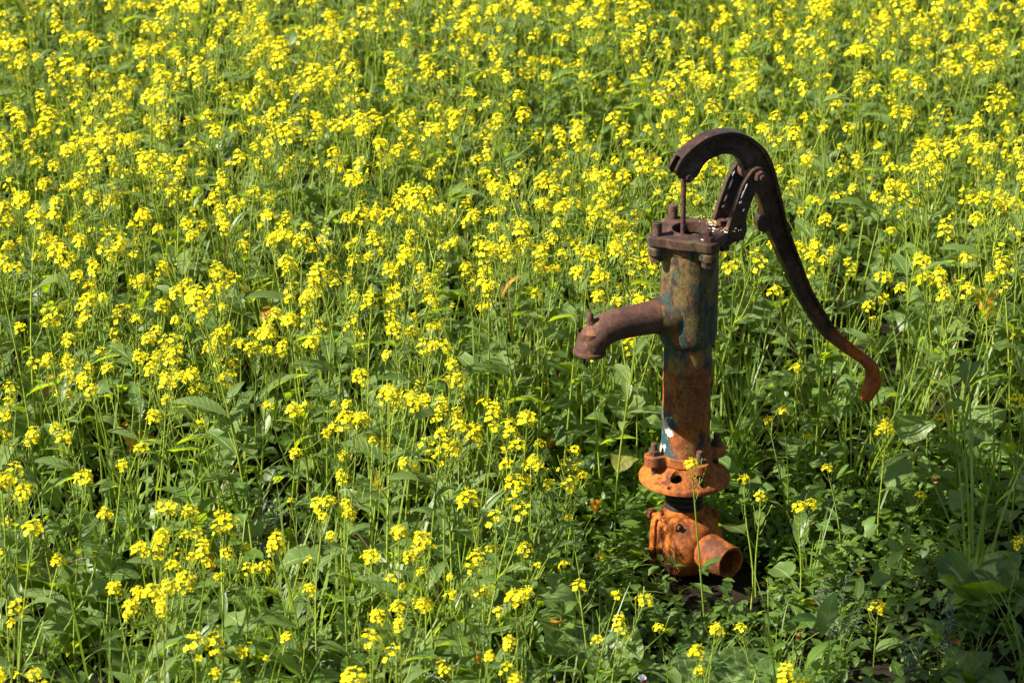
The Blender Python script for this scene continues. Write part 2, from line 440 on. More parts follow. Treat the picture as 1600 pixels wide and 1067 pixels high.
# handle ----------------------------------------------------------------
HP = [(-0.0456, 0.8667, -0.010, 0.8344), (-0.0309, 0.8891, 0.0064, 0.8463), (-0.0064, 0.9076, 0.0185, 0.8641), (0.0266, 0.9220, 0.035, 0.876), (0.0727, 0.9264, 0.06, 0.8816), (0.1082, 0.9164, 0.0842, 0.8743), (0.1372, 0.8969, 0.0988, 0.8592), (0.1609, 0.8714, 0.1109, 0.8366), (0.178, 0.835, 0.1231, 0.8126), (0.1895, 0.7964, 0.1382, 0.788), (0.2015, 0.7522, 0.1523, 0.7555), (0.2131, 0.7131, 0.1654, 0.7137), (0.2292, 0.6744, 0.1858, 0.669), (0.2487, 0.6282, 0.2095, 0.6222), (0.2748, 0.5696, 0.2367, 0.5648), (0.3069, 0.5162, 0.2732, 0.5066), (0.3373, 0.4724, 0.3065, 0.4595), (0.3752, 0.4366, 0.352, 0.4182), (0.411, 0.4077, 0.385, 0.3928), (0.4371, 0.3838, 0.4056, 0.3751), (0.4492, 0.359, 0.4141, 0.3581), (0.4545, 0.3300, 0.4100, 0.3368), (0.4440, 0.3097, 0.4050, 0.3214), (0.4300, 0.2965, 0.4065, 0.3094)]
bm = bmesh.new()
st = catmull(HP, 4)
ish = [(-1, -1), (-1, -.5), (-1, .5), (-1, 1), (-.70, 1), (-.62, .52), (-.1, .48), (.45, .52), (.60, .80), (1, .80), (1, .3), (1, -.3), (1, -.80), (.60, -.80), (.45, -.52), (-.1, -.48), (-.62, -.52), (-.70, -1)]
eang = [math.atan2(b, a) for a, b in ish]
rings = []
nS = len(st)
for i, s in enumerate(st):
    o_, n_ = np.array([s[0], s[1]]), np.array([s[2], s[3]])
    c = (o_ + n_) / 2; a = (n_ - o_) / 2; f = i / (nS - 1)
    hd = .0155 if f < .40 else .0155 - .0045 * min(1, (f - .40) / .2)
    if f < .10: hd = .0185 - .003 * f / .10
    ln = np.linalg.norm(a); un = a / ln; a = un * max(.0105, ln - hd * (.15 * abs(un[0]) + .02 * abs(un[1])))
    kk = min(1, max(0, (f - .70) / .12))
    if f < .06: kk = .35
    if .28 < f < .40: kk = max(kk, .5)      # the web is filled out round the pivot
    rg = []
    for (p, q), e in zip(ish, eang):
        if .28 < f < .40 or f < .06: pe, qe = p, (1 if q > 0 else -1) * .86
        else: pe, qe = math.cos(e), math.sin(e) * 1.12
        p_, q_ = p * (1 - kk) + pe * kk, q * (1 - kk) + qe * kk
        rg.append(bm.verts.new((c[0] + a[0] * p_, -hd * q_, c[1] + a[1] * p_)))
    rings.append(rg)
for A, B in zip(rings, rings[1:]):
    for i in range(len(A)): bm.faces.new((A[i], A[(i + 1) % len(A)], B[(i + 1) % len(A)], B[i]))
def round_end(ring, out, steps=((.86, .0035), (.55, .0065), (.15, .0080))):
    cen = sum((v.co for v in ring), Vector()) / len(ring); prev = ring
    for k_, d_ in steps:
        nr = [bm.verts.new(cen + (v.co - cen) * k_ + out * d_) for v in ring]
        for i in range(len(ring)): bm.faces.new((prev[i], prev[(i + 1) % len(ring)], nr[(i + 1) % len(ring)], nr[i]))
        prev = nr
    bm.faces.new(prev)
def ring_c(r_): return sum((v.co for v in r_), Vector()) / len(r_)
round_end(rings[0], (ring_c(rings[0]) - ring_c(rings[2])).normalized())
round_end(rings[-1], (ring_c(rings[-1]) - ring_c(rings[-3])).normalized())
bmesh.ops.triangulate(bm, faces=[f for f in bm.faces if len(f.verts) > 4])
handle = bm_obj('handle', bm, M['handle'], pump, angle=50)
cb = bmesh.new(); box(cb, (-.052, 0, .835), (.072, .0180, .104)); cut(handle, cb)
bm = bmesh.new()
prism_pts = [(.150, .742), (.168, .742), (.172, .712), (.160, .705), (.147, .712), (.144, .730)]
a = [bm.verts.new((x, -.011, z)) for x, z in prism_pts]; b = [bm.verts.new((x, .011, z)) for x, z in prism_pts]
for i in range(6): bm.faces.new((a[i], a[(i + 1) % 6], b[(i + 1) % 6], b[i]))
bm.faces.new(a); bm.faces.new(b[::-1])
bm_obj('stop_lug', bm, M['handle'], handle, bevel=.0015)
bm = bmesh.new()     # pin through the fork
tube(bm, [(-.0175, -.0235, .8475), (-.0175, .0235, .8475)], .0062, 14)
bm_obj('fork_pin', bm, M['bolt'], handle, bevel=.0015)
bm = bmesh.new()     # pivot boss between the arms
tube(bm, [(.127, -.0215, .8345), (.127, .0215, .8345)], .0165, 22)
bm_obj('pivot_boss', bm, M['spout'], handle, bevel=.002)

# bracket ----------------------------------------------------------------
cl = [(.078, .7125), (.083, .731), (.088, .757), (.097, .784), (.109, .812), (.127, .8345)]
wd = [.0220, .0205, .0175, .0170, .0180, .0190]
for sy in (-1, 1):
    pc = catmull([(x, z, w_) for (x, z), w_ in zip(cl, wd)], 5)
    L, Rr = [], []
    for i, (x, z, w_) in enumerate(pc):
        j0, j1 = max(i - 1, 0), min(i + 1, len(pc) - 1)
        t = np.array(pc[j1][:2]) - np.array(pc[j0][:2]); t /= np.linalg.norm(t); nn = np.array([-t[1], t[0]])
        L.append((x + nn[0] * w_, z + nn[1] * w_)); Rr.append((x - nn[0] * w_, z - nn[1] * w_))
    t = np.array(pc[-1][:2]) - np.array(pc[-2][:2]); t /= np.linalg.norm(t); nn = np.array([-t[1], t[0]])
    end = [(pc[-1][0] + .0175 * (math.cos(q) * nn[0] + math.sin(q) * t[0]), pc[-1][1] + .0175 * (math.cos(q) * nn[1] + math.sin(q) * t[1])) for q in [math.pi * k / 8 for k in range(1, 8)]]
    outl = L + end + Rr[::-1]
    bm = bmesh.new()
    y0, y1 = sorted((sy * .0225, sy * .0345))
    a = [bm.verts.new((x, y0, z)) for x, z in outl]; b = [bm.verts.new((x, y1, z)) for x, z in outl]
    for i in range(len(a)): bm.faces.new((a[i], a[(i + 1) % len(a)], b[(i + 1) % len(a)], b[i]))
    bm.faces.new(a); bm.faces.new(b[::-1])
    arm = bm_obj('bracket_arm', bm, M['bracket'], pump, bevel=.0035, segs=3)
    bm = bmesh.new(); yf = -.0348 if sy < 0 else .0222
    for (x, z, sx, sz) in (((.0935, .803, .0016, .010), (.1000, .817, .0014, .007), (.0890, .787, .003, .003), (.0960, .770, .002, .003)) if sy < 0 else ((.0985, .806, .0022, .011), (.0880, .778, .0020, .008), (.1040, .826, .0016, .005), (.0830, .762, .0030, .003))):
        q = bmesh.ops.create_icosphere(bm, subdivisions=2, radius=1)
        for v in q['verts']: v.co = Vector((x + v.co.x * sx + v.co.z * sz * .42, yf + v.co.y * .0007, z + v.co.z * sz + .0008 * math.sin(v.co.x * 5)))
    bm_obj('bird_dropping', bm, M['dropping'], arm)
    bm = bmesh.new()
    hexnut(bm, (.129, -.046 if sy < 0 else .035, .8345), .0125, .011, ax='y', rot=.4)
    if sy < 0: tube(bm, [(.129, -.045, .8345), (.129, -.053, .8345)], .0062, 12)
    bm_obj('pivot_nut', bm, M['spout'], arm, bevel=.0012)
bm = bmesh.new()    # web that ties the two arms to the cap
wp = [(.052, .7050), (.090, .7050), (.103, .7120), (.108, .7240), (.107, .7420), (.101, .7460), (.094, .7380), (.082, .7338), (.052, .7330)]
a = [bm.verts.new((x, -.0330, z)) for x, z in wp]; b = [bm.verts.new((x, .0330, z)) for x, z in wp]
for i in range(len(a)): bm.faces.new((a[i], a[(i + 1) % len(a)], b[(i + 1) % len(a)], b[i]))
bm.faces.new(a); bm.faces.new(b[::-1])
bm_obj('bracket_web', bm, M['cap'], pump, bevel=.004, segs=3)

# spout ----------------------------------------------------------------
sp = [(-.040, .5640), (-.058, .5645), (-.066, .5648), (-.075, .5648), (-.12, .5640), (-.160, .5620), (-.188, .5545), (-.2065, .5400), (-.2150, .5250), (-.2165, .5165)]
sr = [.036, .036, .0345, .0332, .0315, .0308, .0305, .0302, .0298, .0298]
cc = catmull([(x, z, r) for (x, z), r in zip(sp, sr)], 4)
bm = bmesh.new()
rg = tube(bm, [(x, 0, z) for x, z, r in cc], [r for x, z, r in cc], 36, close=False)
# rolled rim and hollow mouth
e = Vector((cc[-1][0], 0, cc[-1][1])); d = (e - Vector((cc[-3][0], 0, cc[-3][1]))).normalized()
rp = [e - d * .003, e - d * .001, e + d * .004, e + d * .0065, e + d * .0065, e - d * .01, e - d * .04]
rr = [.0300, .0325, .0328, .0305, .0262, .0255, .0250]
tube(bm, rp, rr, 36, close=False)
spout = bm_obj('spout', bm, M['spout'], pump)
bm = bmesh.new()
tube(bm, [(-.2060, 0, .562), (-.2120, 0, .574), (-.2165, 0, .585), (-.2165, 0, .592), (-.2160, 0, .597)], [.010, .0085, .0070, .0072, .0040], 14)
bm_obj('spout_nub', bm, M['spout'], spout)
bm = bmesh.new()
tube(bm, [(-.0260, 0, .5640), (-.0420, 0, .5642), (-.0540, 0, .5645), (-.0620, 0, .5648), (-.0700, 0, .5648), (-.0745, 0, .5648)], [.0450, .0445, .0420, .0390, .0362, .0350], 36, close=False)
bm_obj('spout_socket', bm, M['barrel'], barrel)

# lower barrel ----------------------------------------------------------------
bm = bmesh.new()
lathe(bm, [(.052, .262), (.0515, .268), (.0500, .276), (.0488, .290), (.0480, .318), (.0479, .334), (.0498, .3365), (.0498, .3515), (.0480, .354), (.0478, .395), (.0482, .418), (.0494, .4215), (.0483, .4265), (.0476, .438), (.0492, .4425), (.0492, .447), (.0478, .452), (.0478, .50)], 64, jitter=.004)
lower = bm_obj('lower_barrel', bm, M['lower'], pump)
bm = bmesh.new()
LA = -4   # the ring sits a few degrees off the handle line
annulus_prism(bm, lug_outline(.0530, .0680, .0200, angs=(356, 86, 176, 266)), .040, .2450, .2672)
ring = bm_obj('lug_ring', bm, M['lug'], pump, bevel=.0045, segs=3)
for a in (356, 86, 176, 266):
    cx, cy = .068 * math.cos(R(a)), .068 * math.sin(R(a))
    bm = bmesh.new(); threaded(bm, (cx, cy, .268), .0066, .024)
    b_ = bm_obj('bolt', bm, M['bolt'], pump)
    bm = bmesh.new(); hexnut(bm, (cx, cy, .2674), .0118, .0095, rot=a); bm_obj('nut', bm, M['bolt'], b_, bevel=.001)
    bm = bmesh.new(); tube(bm, [(cx, cy, .216), (cx, cy, .248)], .0055, 12); bm_obj('shank', bm, M['bolt'], b_)
# base disc
bm = bmesh.new()
lathe(bm, [(.0855, .2030), (.0895, .2030), (.0915, .2050), (.0918, .2115), (.0895, .2150), (.078, .2205), (.066, .2275), (.057, .2350), (.051, .2440), (.049, .2490), (.036, .2490), (.036, .2430), (.046, .2420), (.052, .2290), (.062, .2210), (.075, .2145), (.084, .2090), (.0855, .2030)], 72, jitter=.006)
disc = bm_obj('base_flange', bm, M['base'], pump)
cb = bmesh.new()
def cyl(bm, x, y, rx, ry, z0, z1, rot=0):
    ps = []
    for i in range(16):
        q = 2 * math.pi * i / 16; px, py = rx * math.cos(q), ry * math.sin(q)
        ps.append((x + px * math.cos(rot) - py * math.sin(rot), y + px * math.sin(rot) + py * math.cos(rot)))
    prism(bm, ps, z0, z1)
def wl(x, y):   # world offset -> pump frame
    c, s = math.cos(R(-25)), math.sin(R(-25)); return (x * c - y * s, x * s + y * c)
x, y = wl(-.020, -.058); cyl(cb, x, y, .0130, .0110, .19, .26, R(-25))
x, y = wl(-.034, -.076); cyl(cb, x, y, .0055, .004, .19, .24, R(-25))
x, y = wl(.033, -.068); cyl(cb, x, y, .0085, .0100, .19, .24, R(-25))
cut(disc, cb)

# rubber neck ----------------------------------------------------------------
bm = bmesh.new()
pr = [(.034, .2440), (.034, .2035)]
for i in range(6): z = .199 - i * .0125; pr += [(.0385, z), (.0385, z - .007), (.0345, z - .010)]
lathe(bm, pr + [(.034, .115)], 40)
bm_obj('rubber_neck', bm, M['rubber'], pump)

# bottom fitting: square flange swept into a round pipe stub ----------------------------------------------------------------
FA = R(-52 - 25)
fit = empty('valve_body', (0, 0, .071), FA, pump)
def sq(h, e, d, n=48, sag=0, vz=1.0):
    out = []
    for i in range(n):
        t = 2 * math.pi * i / n; c, s = math.cos(t), math.sin(t)
        k = (abs(c) ** e + abs(s) ** e) ** (-1 / e)
        out.append((d, h * k * c, h * k * s * vz + sag))
    return out
bm = bmesh.new()
def bx_(h, e, d): return sq(h, e, d, vz=1.0, sag=.0015)
secs = [bx_(.030, 2, -.016), bx_(.0570, 6, -.0160), bx_(.0585, 5, -.0140), bx_(.0585, 5, .0170), bx_(.0640, 6, .0175), bx_(.0658, 6, .0190), bx_(.0658, 6, .0300), bx_(.0640, 5.5, .0335), bx_(.0625, 5, .0345), sq(.0618, 3.8, .037, vz=1.04), sq(.0615, 3.0, .043), sq(.0600, 2.4, .051), sq(.0560, 2, .059), sq(.0495, 2, .066), sq(.0420, 2, .0705), sq(.0355, 2, .0730), sq(.0348, 2, .0765), sq(.0366, 2, .080), sq(.0362, 2, .095), sq(.0348, 2, .122), sq(.0335, 2, .1420), sq(.0320, 2, .1440), sq(.0275, 2, .1435), sq(.0265, 2, .135), sq(.0260, 2, .090), sq(.012, 2, .060), sq(.0005, 2, .055)]
prev = None
for s_ in secs:
    r_ = [bm.verts.new(p) for p in s_]
    if prev:
        for i in range(len(r_)): bm.faces.new((prev[i], prev[(i + 1) % len(r_)], r_[(i + 1) % len(r_)], r_[i]))
    prev = r_
for v in bm.verts:
    q = v.co; j = .0008 * math.sin(q.x * 190 + q.z * 120) * math.cos(q.y * 170)
    v.co.y += j; v.co.z += j
vb = bm_obj('elbow_pipe', bm, M['fitting'], fit, angle=45)
bm = bmesh.new()
def plate(bm, d0, d1, h, e, tilt=0):
    A = [bm.verts.new((x, y + tilt * z, z)) for x, y, z in sq(h, e, d0)]; B = [bm.verts.new((x + tilt * z, y, z)) for x, y, z in sq(h, e, d1)]
    for i in range(len(A)): bm.faces.new((A[i], A[(i + 1) % len(A)], B[(i + 1) % len(A)], B[i]))
    bm.faces.new(A[::-1]); bm.faces.new(B)
plate(bm, -.034, -.020, .0620, 7, .05)
bm_obj('flange_plate', bm, M['fitting'], fit, bevel=.002)
for (yy, zz) in ((-.050, .054), (.050, .054), (-.050, -.044), (.050, -.044)):
    bm = bmesh.new()
    tube(bm, [(-.046, yy, zz), (.048, yy, zz)], .0055, 12)
    tube(bm, [(.0340, yy, zz), (.0420, yy, zz)], .0095, 6); tube(bm, [(-.048, yy, zz), (-.036, yy, zz)], .0115, 6)
    bm_obj('bolt', bm, M['fitting'], fit, bevel=.001)
bm = bmesh.new()
lathe(bm, [(.030, .0745), (.041, .0735), (.043, .070), (.043, .060)], 40)
bm_obj('neck_collar', bm, M['fitting'], fit)

# ================================================================ VEGETATION TOOLKIT (triangle soups in numpy)
class Geo:
    def __init__(s): s.v, s.f, s.c, s.m, s.n = [], [], [], [], 0
    def add(s, v, f, c, m):
        v = np.asarray(v, float); f = np.asarray(f, int)
        s.v.append(v); s.f.append(f + s.n); s.c.append(np.asarray(c, float)); s.m.append(np.full(len(f), m)); s.n += len(v)
    def done(s):
        return (np.concatenate(s.v), np.concatenate(s.f), np.concatenate(s.c), np.concatenate(s.m))

def to_mesh(name, geo, mats, smooth=True):
    v, f, c, m = geo
    me = bpy.data.meshes.new(name)
    me.vertices.add(len(v)); me.vertices.foreach_set('co', v.astype(np.float32).ravel())
    me.loops.add(len(f) * 3); me.loops.foreach_set('vertex_index', f.astype(np.int32).ravel())
    me.polygons.add(len(f)); me.polygons.foreach_set('loop_start', np.arange(0, len(f) * 3, 3, dtype=np.int32))
    me.polygons.foreach_set('material_index', m.astype(np.int32))
    me.polygons.foreach_set('use_smooth', np.full(len(f), smooth))
    at = me.attributes.new('lc', 'FLOAT_VECTOR', 'POINT'); at.data.foreach_set('vector', c.astype(np.float32).ravel())
    for k in mats: me.materials.append(M[k])
    me.update(calc_edges=True)
    return me

def rotz(a): c, s = math.cos(a), math.sin(a); return np.array([[c, -s, 0], [s, c, 0], [0, 0, 1.]])
def roty(a): c, s = math.cos(a), math.sin(a); return np.array([[c, 0, s], [0, 1, 0], [-s, 0, c]])
def rotx(a): c, s = math.cos(a), math.sin(a); return np.array([[1, 0, 0], [0, c, -s], [0, s, c]])

VEG = ['stem', 'petal', 'bud', 'leaf', 'weedleaf', 'greyleaf', 'grass', 'deadleaf', 'white', 'magenta']
S_, P_, B_, L_, W_, G_, A_, D_, WH_, MG_ = range(10)

def g_leaf(L, W, rows=6, elev=.9, bend=1.2, fold=.25, wave=.0, lobes=0.0, pet=.12, tip=1.0, mat=L_, cols=3, twist=0.0, rnd=None, rg=None, teeth=0):
    """leaf growing along +x from the origin, rising at elev then bending over"""
    rg = rg or rng
    rnd = rg.random() if rnd is None else rnd
    p = np.zeros(3); a = elev; V, C = [], []
    step = L / rows
    ph = rg.uniform(0, 6)
    cs = np.linspace(-1, 1, cols)
    for i in range(rows + 1):
        s = i / rows
        if s < pet: wdt = W * .05
        else:
            q = (s - pet) / (1 - pet)
            wdt = W * (math.sin(math.pi * min(1, q ** (.62 + .25 * tip))) ** .75) * (1.12 - .30 * q)
            if lobes: wdt *= 1 - lobes * (.5 + .5 * math.cos(q * 15 + ph)) * (1 - q * .8)
            if teeth: wdt *= 1 + .10 * (1 if i % 2 else -1)
        if i == rows: wdt = W * .01
        tw = twist * s
        n = np.array([-math.sin(a), 0, math.cos(a)])
        for c in cs:
            lat = c * wdt
            up = abs(c) ** 1.3 * wdt * fold + wave * wdt * abs(c) * math.sin(s * 13 + ph + (1.7 if c > 0 else 0))
            y = lat * math.cos(tw) - up * math.sin(tw); zz = up * math.cos(tw) + lat * math.sin(tw)
            V.append(p + np.array([0, y, 0]) + n * zz); C.append((c, s, rnd))
        p = p + step * np.array([math.cos(a), 0, math.sin(a)])
        a -= bend / rows * (1 + .5 * math.sin(i + ph) * .4)
    F = []
    for i in range(rows):
        for j in range(cols - 1):
            k = i * cols + j
            F += [(k, k + 1, k + cols + 1), (k, k + cols + 1, k + cols)]
    return np.array(V), np.array(F), np.array(C), mat

def g_tube(pts, r0, r1, sides=4, rnd=.5, mat=S_):
    pts = np.asarray(pts, float); n = len(pts); V, C, F = [], [], []
    for i, p in enumerate(pts):
        t = pts[min(i + 1, n - 1)] - pts[max(i - 1, 0)]; t = t / (np.linalg.norm(t) + 1e-9)
        a = np.cross(t, [0, 1, 0] if abs(t[1]) < .9 else [1, 0, 0]); a /= np.linalg.norm(a); b = np.cross(t, a)
        r = r0 + (r1 - r0) * i / max(1, n - 1)
        for k in range(sides):
            q = 2 * math.pi * k / sides; V.append(p + r * (a * math.cos(q) + b * math.sin(q))); C.append((0.5, i / n, rnd))
    for i in range(n - 1):
        for k in range(sides):
            a0, a1 = i * sides + k, i * sides + (k + 1) % sides
            F += [(a0, a1, a1 + sides), (a0, a1 + sides, a0 + sides)]
    return np.array(V), np.array(F), np.array(C), mat

def g_flower(size, mat=P_, anthers=True, rg=None):
    rg = rg or rng; V, F, C = [], [], []; z = rg.random()
    for k in range(4):
        a = k * math.pi / 2 + rg.uniform(-.15, .15); c, s = math.cos(a), math.sin(a); cup = rg.uniform(.10, .40) * size
        l = size * rg.uniform(.9, 1.1); wq = size * rg.uniform(.42, .54)
        b = len(V)
        for (x, y, h, t) in ((size * .08, 0, 0, 0), (l * .66, wq, cup * .7, .7), (l, 0, cup * .62, 1), (l * .66, -wq, cup * .7, .7)):
            V.append((x * c - y * s, x * s + y * c, h)); C.append((0, t, z))
        F += [(b, b + 1, b + 2), (b, b + 2, b + 3)]
    V, F, C = np.array(V), np.array(F), np.array(C)
    return V, F, C, mat

def g_bud(r, h, mat=B_, n=4):
    V = [(0, 0, 0)] + [(r * math.cos(2 * math.pi * k / n), r * math.sin(2 * math.pi * k / n), h * .5) for k in range(n)] + [(0, 0, h)]
    F = []
    for k in range(n): F += [(0, 1 + (k + 1) % n, 1 + k), (n + 1, 1 + k, 1 + (k + 1) % n)]
    return np.array(V), np.array(F), np.array([(0, .8, rng.random())] * (n + 2)), mat

def frame_to(n):
    n = np.asarray(n, float); n = n / np.linalg.norm(n)
    a = np.cross(n, [0, 1, 0] if abs(n[1]) < .9 else [1, 0, 0]); a /= np.linalg.norm(a); b = np.cross(n, a)
    return np.stack([a, b, n], 1)

def put(G, g, M3=None, off=(0, 0, 0), sc_=1.0):
    v, f, c, m = g
    v = v * sc_
    if M3 is not None: v = v @ M3.T
    G.add(v + np.asarray(off), f, c, m)

def make_cluster(nf, r, h, lod=False, full=1.0):
    """a mustard flower head: open flowers round a short axis, buds on top; origin where it joins its stem"""
    G = Geo()
    for i in range(nf):
        t = (i + .5) / nf
        a = i * 2.39996 + U(-.3, .3)
        rad = r * (math.sqrt(1 - (t * .92) ** 1.5) * .9 + .1) * U(.75, 1.15)
        z = h * (t ** .9) * U(.85, 1.1)
        pos = np.array([rad * math.cos(a), rad * math.sin(a), z])
        nrm = np.array([math.cos(a) * (1.0 - t * .7), math.sin(a) * (1.0 - t * .7), .55 + .8 * t]) + np.array([U(-.3, .3), U(-.3, .3), U(-.25, .3)])
        put(G, g_flower(U(.0050, .0066), anthers=not lod), frame_to(nrm) @ rotz(U(0, 6)), pos)
        if not lod:
            put(G, g_bud(.0008, .0022, B_, 3), frame_to(nrm), pos)
            s0 = np.array([0, 0, max(0, z - .010 - rad * .3)])
            put(G, g_tube([s0, (s0 + pos) / 2 + [0, 0, -.001], pos], .0006, .0005, 3, .8))
    for i in range(3 if lod else 7):
        a = U(0, 6.28); q = U(0, r * .38)
        put(G, g_bud(U(.0011, .0016), U(.0035, .005)), frame_to((math.cos(a) * .5, math.sin(a) * .5, 1)), (q * math.cos(a), q * math.sin(a), h * U(.9, 1.12)))
    put(G, g_tube([(0, 0, -.002), (0, 0, h * .95)], .0010, .0008, 3, .8))
    return G.done()

CL = [(17, .0150, .019), (21, .0165, .025), (12, .0125, .016), (26, .0180, .027), (18, .0140, .034), (9, .0115, .013), (14, .0160, .015), (20, .0140, .042), (7, .0095, .013), (4, .0070, .009), (10, .0150, .030), (6, .0120, .022)]
CL = [(n_ + n_ // 6, r_ * 1.13, h_ * 1.1) for n_, r_, h_ in CL]
cl_full = [make_cluster(*c) for c in CL]
cl_lod = [make_cluster(max(5, int(c[0] * .8)), c[1], c[2], True) for c in CL]
cl_mesh = [to_mesh('flower_head', g, VEG) for g in cl_full]

def mk_upper(rows, cols=3):
    return [g_leaf(L, L * U(.13, .20), rows, U(.5, 1.1), U(.5, 1.6), U(.1, .5), .12, 0, .04, 1, L_, cols, U(-.5, .5)) for L in (.050, .060, .072, .085, .062, .095, .078, .055)]
def mk_lower(rows, cols=3):
    out = []
    for L, wf in ((.11, .26), (.13, .30), (.15, .28), (.17, .33), (.14, .36), (.19, .30), (.12, .34)):
        out.append(g_leaf(L, L * wf, rows, U(.55, 1.15), U(.8, 1.9), U(.10, .35), .22, .40, .45, .8, L_, cols, U(-.5, .5)))
    return out
up_full = mk_upper(7); lo_full = mk_lower(12, 5)
up_lod = mk_upper(4); lo_lod = mk_lower(7)
def geo1(g):
    G = Geo(); G.add(*g); return G.done()
up_mesh = [to_mesh('leaf', geo1(g), VEG) for g in up_full]
lo_mesh = [to_mesh('leaf', geo1(g), VEG) for g in lo_full]

def mat4(M3, off, s=1.0):
    m = Matrix(((M3 * s).tolist())).to_4x4(); m.translation = Vector(off); return m

def mustard(H, nb, nlow, nup, lean=.05, spread=.06, slim=1.0, heads=None):
    """one plant as (stem geometry, list of (kind, index, 3x3, offset, scale))"""
    G = Geo(); parts = []
    la = U(0, 6.28); tipx, tipy = lean * math.cos(la), lean * math.sin(la)
    wob = U(-.012, .012)
    def main(t): return np.array([tipx * t * t + wob * math.sin(t * 5), tipy * t * t + wob * math.cos(t * 4) - wob, H * t])
    put(G, g_tube([main(t) for t in np.linspace(0, 1, 8)], .0027 * slim, .0013, 4, U(.2, .9)))
    tips = [(main(1.0), main(1.0) - main(.93), 0)]
    for b in range(nb):
        t0 = U(.50, .86); az = la + 2.4 * b + U(-.5, .5); p0 = main(t0)
        out = spread * U(.6, 1.3); hh = H * U(.86, 1.02) - p0[2]
        if hh < .05: hh = .05
        pts = [p0 + np.array([out * math.cos(az) * q ** .8, out * math.sin(az) * q ** .8, hh * (q ** 1.25)]) for q in (0, .25, .5, .75, 1)]
        put(G, g_tube(pts, .0017, .0011, 3, U(.3, .9)))
        tips.append((pts[-1], pts[-1] - pts[-2], 1))
        # a narrow leaf at the fork
        k = rng.randrange(len(up_full)); parts.append(('up', k, rotz(az), p0, U(.7, 1.1)))
    for (p, d, sub) in tips:
        k = rng.randrange(len(CL)) if heads is None else rng.choice(heads)
        s = U(.75, 1.25) * (1 if not sub else .88)
        Fm = frame_to(np.array(d) / (np.linalg.norm(d) + 1e-9) + np.array([U(-.15, .15), U(-.15, .15), .5])) @ rotz(U(0, 6))
        parts.append(('head', k, Fm, p, s))
        # young pods standing off the stem below the head
        for q in range(rng.randrange(6, 14)):
            a = U(0, 6.28); zz = -U(.004, .085); dd = np.array(d) / np.linalg.norm(d)
            s0 = p + dd * zz; l = U(.014, .036)
            e1 = s0 + np.array([math.cos(a) * l * .5, math.sin(a) * l * .5, l * .45]); e2 = s0 + np.array([math.cos(a) * l * .8, math.sin(a) * l * .8, l * 1.2])
            put(G, g_tube([s0, e1, e2], .0006, .0009, 3, U(.5, 1)))
    for q in range(nup):
        t = U(.40, .80); k = rng.randrange(len(up_full)); parts.append(('up', k, rotz(U(0, 6.28)), main(t), U(.8, 1.25)))
    for q in range(nlow):
        t = U(.06, .50); k = rng.randrange(len(lo_full)); parts.append(('lo', k, rotz(U(0, 6.28)), main(t), U(.6, 1.0)))
    return G.done(), parts, H

FULL = {'head': cl_full, 'up': up_full, 'lo': lo_full}
LOD = {'head': cl_lod, 'up': up_lod, 'lo': lo_lod}
MESH = {'head': cl_mesh, 'up': up_mesh, 'lo': lo_mesh}
NAME = {'head': 'flower_head', 'up': 'leaf', 'lo': 'leaf'}

variants = []
for (H, nb, nl, nu) in ((.50, 3, 2, 2), (.56, 3, 1, 3), (.60, 2, 2, 2), (.46, 1, 2, 2), (.52, 4, 2, 2), (.64, 3, 2, 3), (.42, 1, 1, 2), (.58, 4, 1, 2), (.48, 2, 2, 3), (.54, 1, 2, 2), (.62, 2, 1, 3), (.38, 0, 2, 2), (.50, 0, 1, 3), (.56, 2, 2, 2)):
    variants.append(mustard(H, nb, nl, nu, U(.02, .09), U(.045, .085)))
var_mesh = [to_mesh('stem', v[0], VEG) for v in variants]

def bake(vi, lod=True):
    """whole plant as one array set, for the mass of far plants"""
    G = Geo(); st_, parts, H = variants[vi]
    G.v.append(st_[0]); G.f.append(st_[1]); G.c.append(st_[2]); G.m.append(st_[3]); G.n = len(st_[0])
    src = LOD if lod else FULL
    for (k, i, M3, off, s) in parts:
        g = src[k][i]
        if k == 'head':
            v, f, c, m = g; G.v.append((v * s) @ M3.T + off); G.f.append(f + G.n); G.c.append(c); G.m.append(m); G.n += len(v)
        else: put(G, g, M3, off, s)
    return G.done()

# ================================================================ WHERE THINGS GROW
def half_width(y):
    return (0.927 * (y + 5.285) + .79) * 18 / 101.8

def headroom(x, y):
    """how tall a plant may be so that the pump still stands free of it, as in the field"""
    if y < .06 and -.14 < x < .13: return .02 + .36 * max(0, -y - .08)
    if -.30 < y < .10 and -.55 < x <= -.14: return .15 + .80 * (-x - .10)
    if y < .05 and -.24 < x <= -.14: return .10 + .34 * max(0, -y)
    if y < .05 and .13 <= x < .24: return .10 + .34 * max(0, -y)
    if y < .05 and -.34 < x <= -.14: return .36 + .40 * max(0, -y)
    if y < .30 and .13 <= x < .56: return max(.12, .30 - .12 * (.3 - y) + .0)
    return 1.0

def mustard_density(x, y):
    d = 1.0
    if y < .9: d = .92
    if y < .1: d = .84
    if y < -.4: d = .60
    if y < -1.0: d = .46
    if x > .10 and y < .55: d *= .55
    if x > .12 and y < .05: d *= .30
    if x > -.2 and y < -.55: d *= .35
    if x > .12 and y < -.45: d *= .25
    n = math.sin(x * 2.3 + 1) * math.cos(y * 1.9 + .6) + .5 * math.sin(x * 5.1 - y * 4.3)
    return d * (1 + .38 * n)

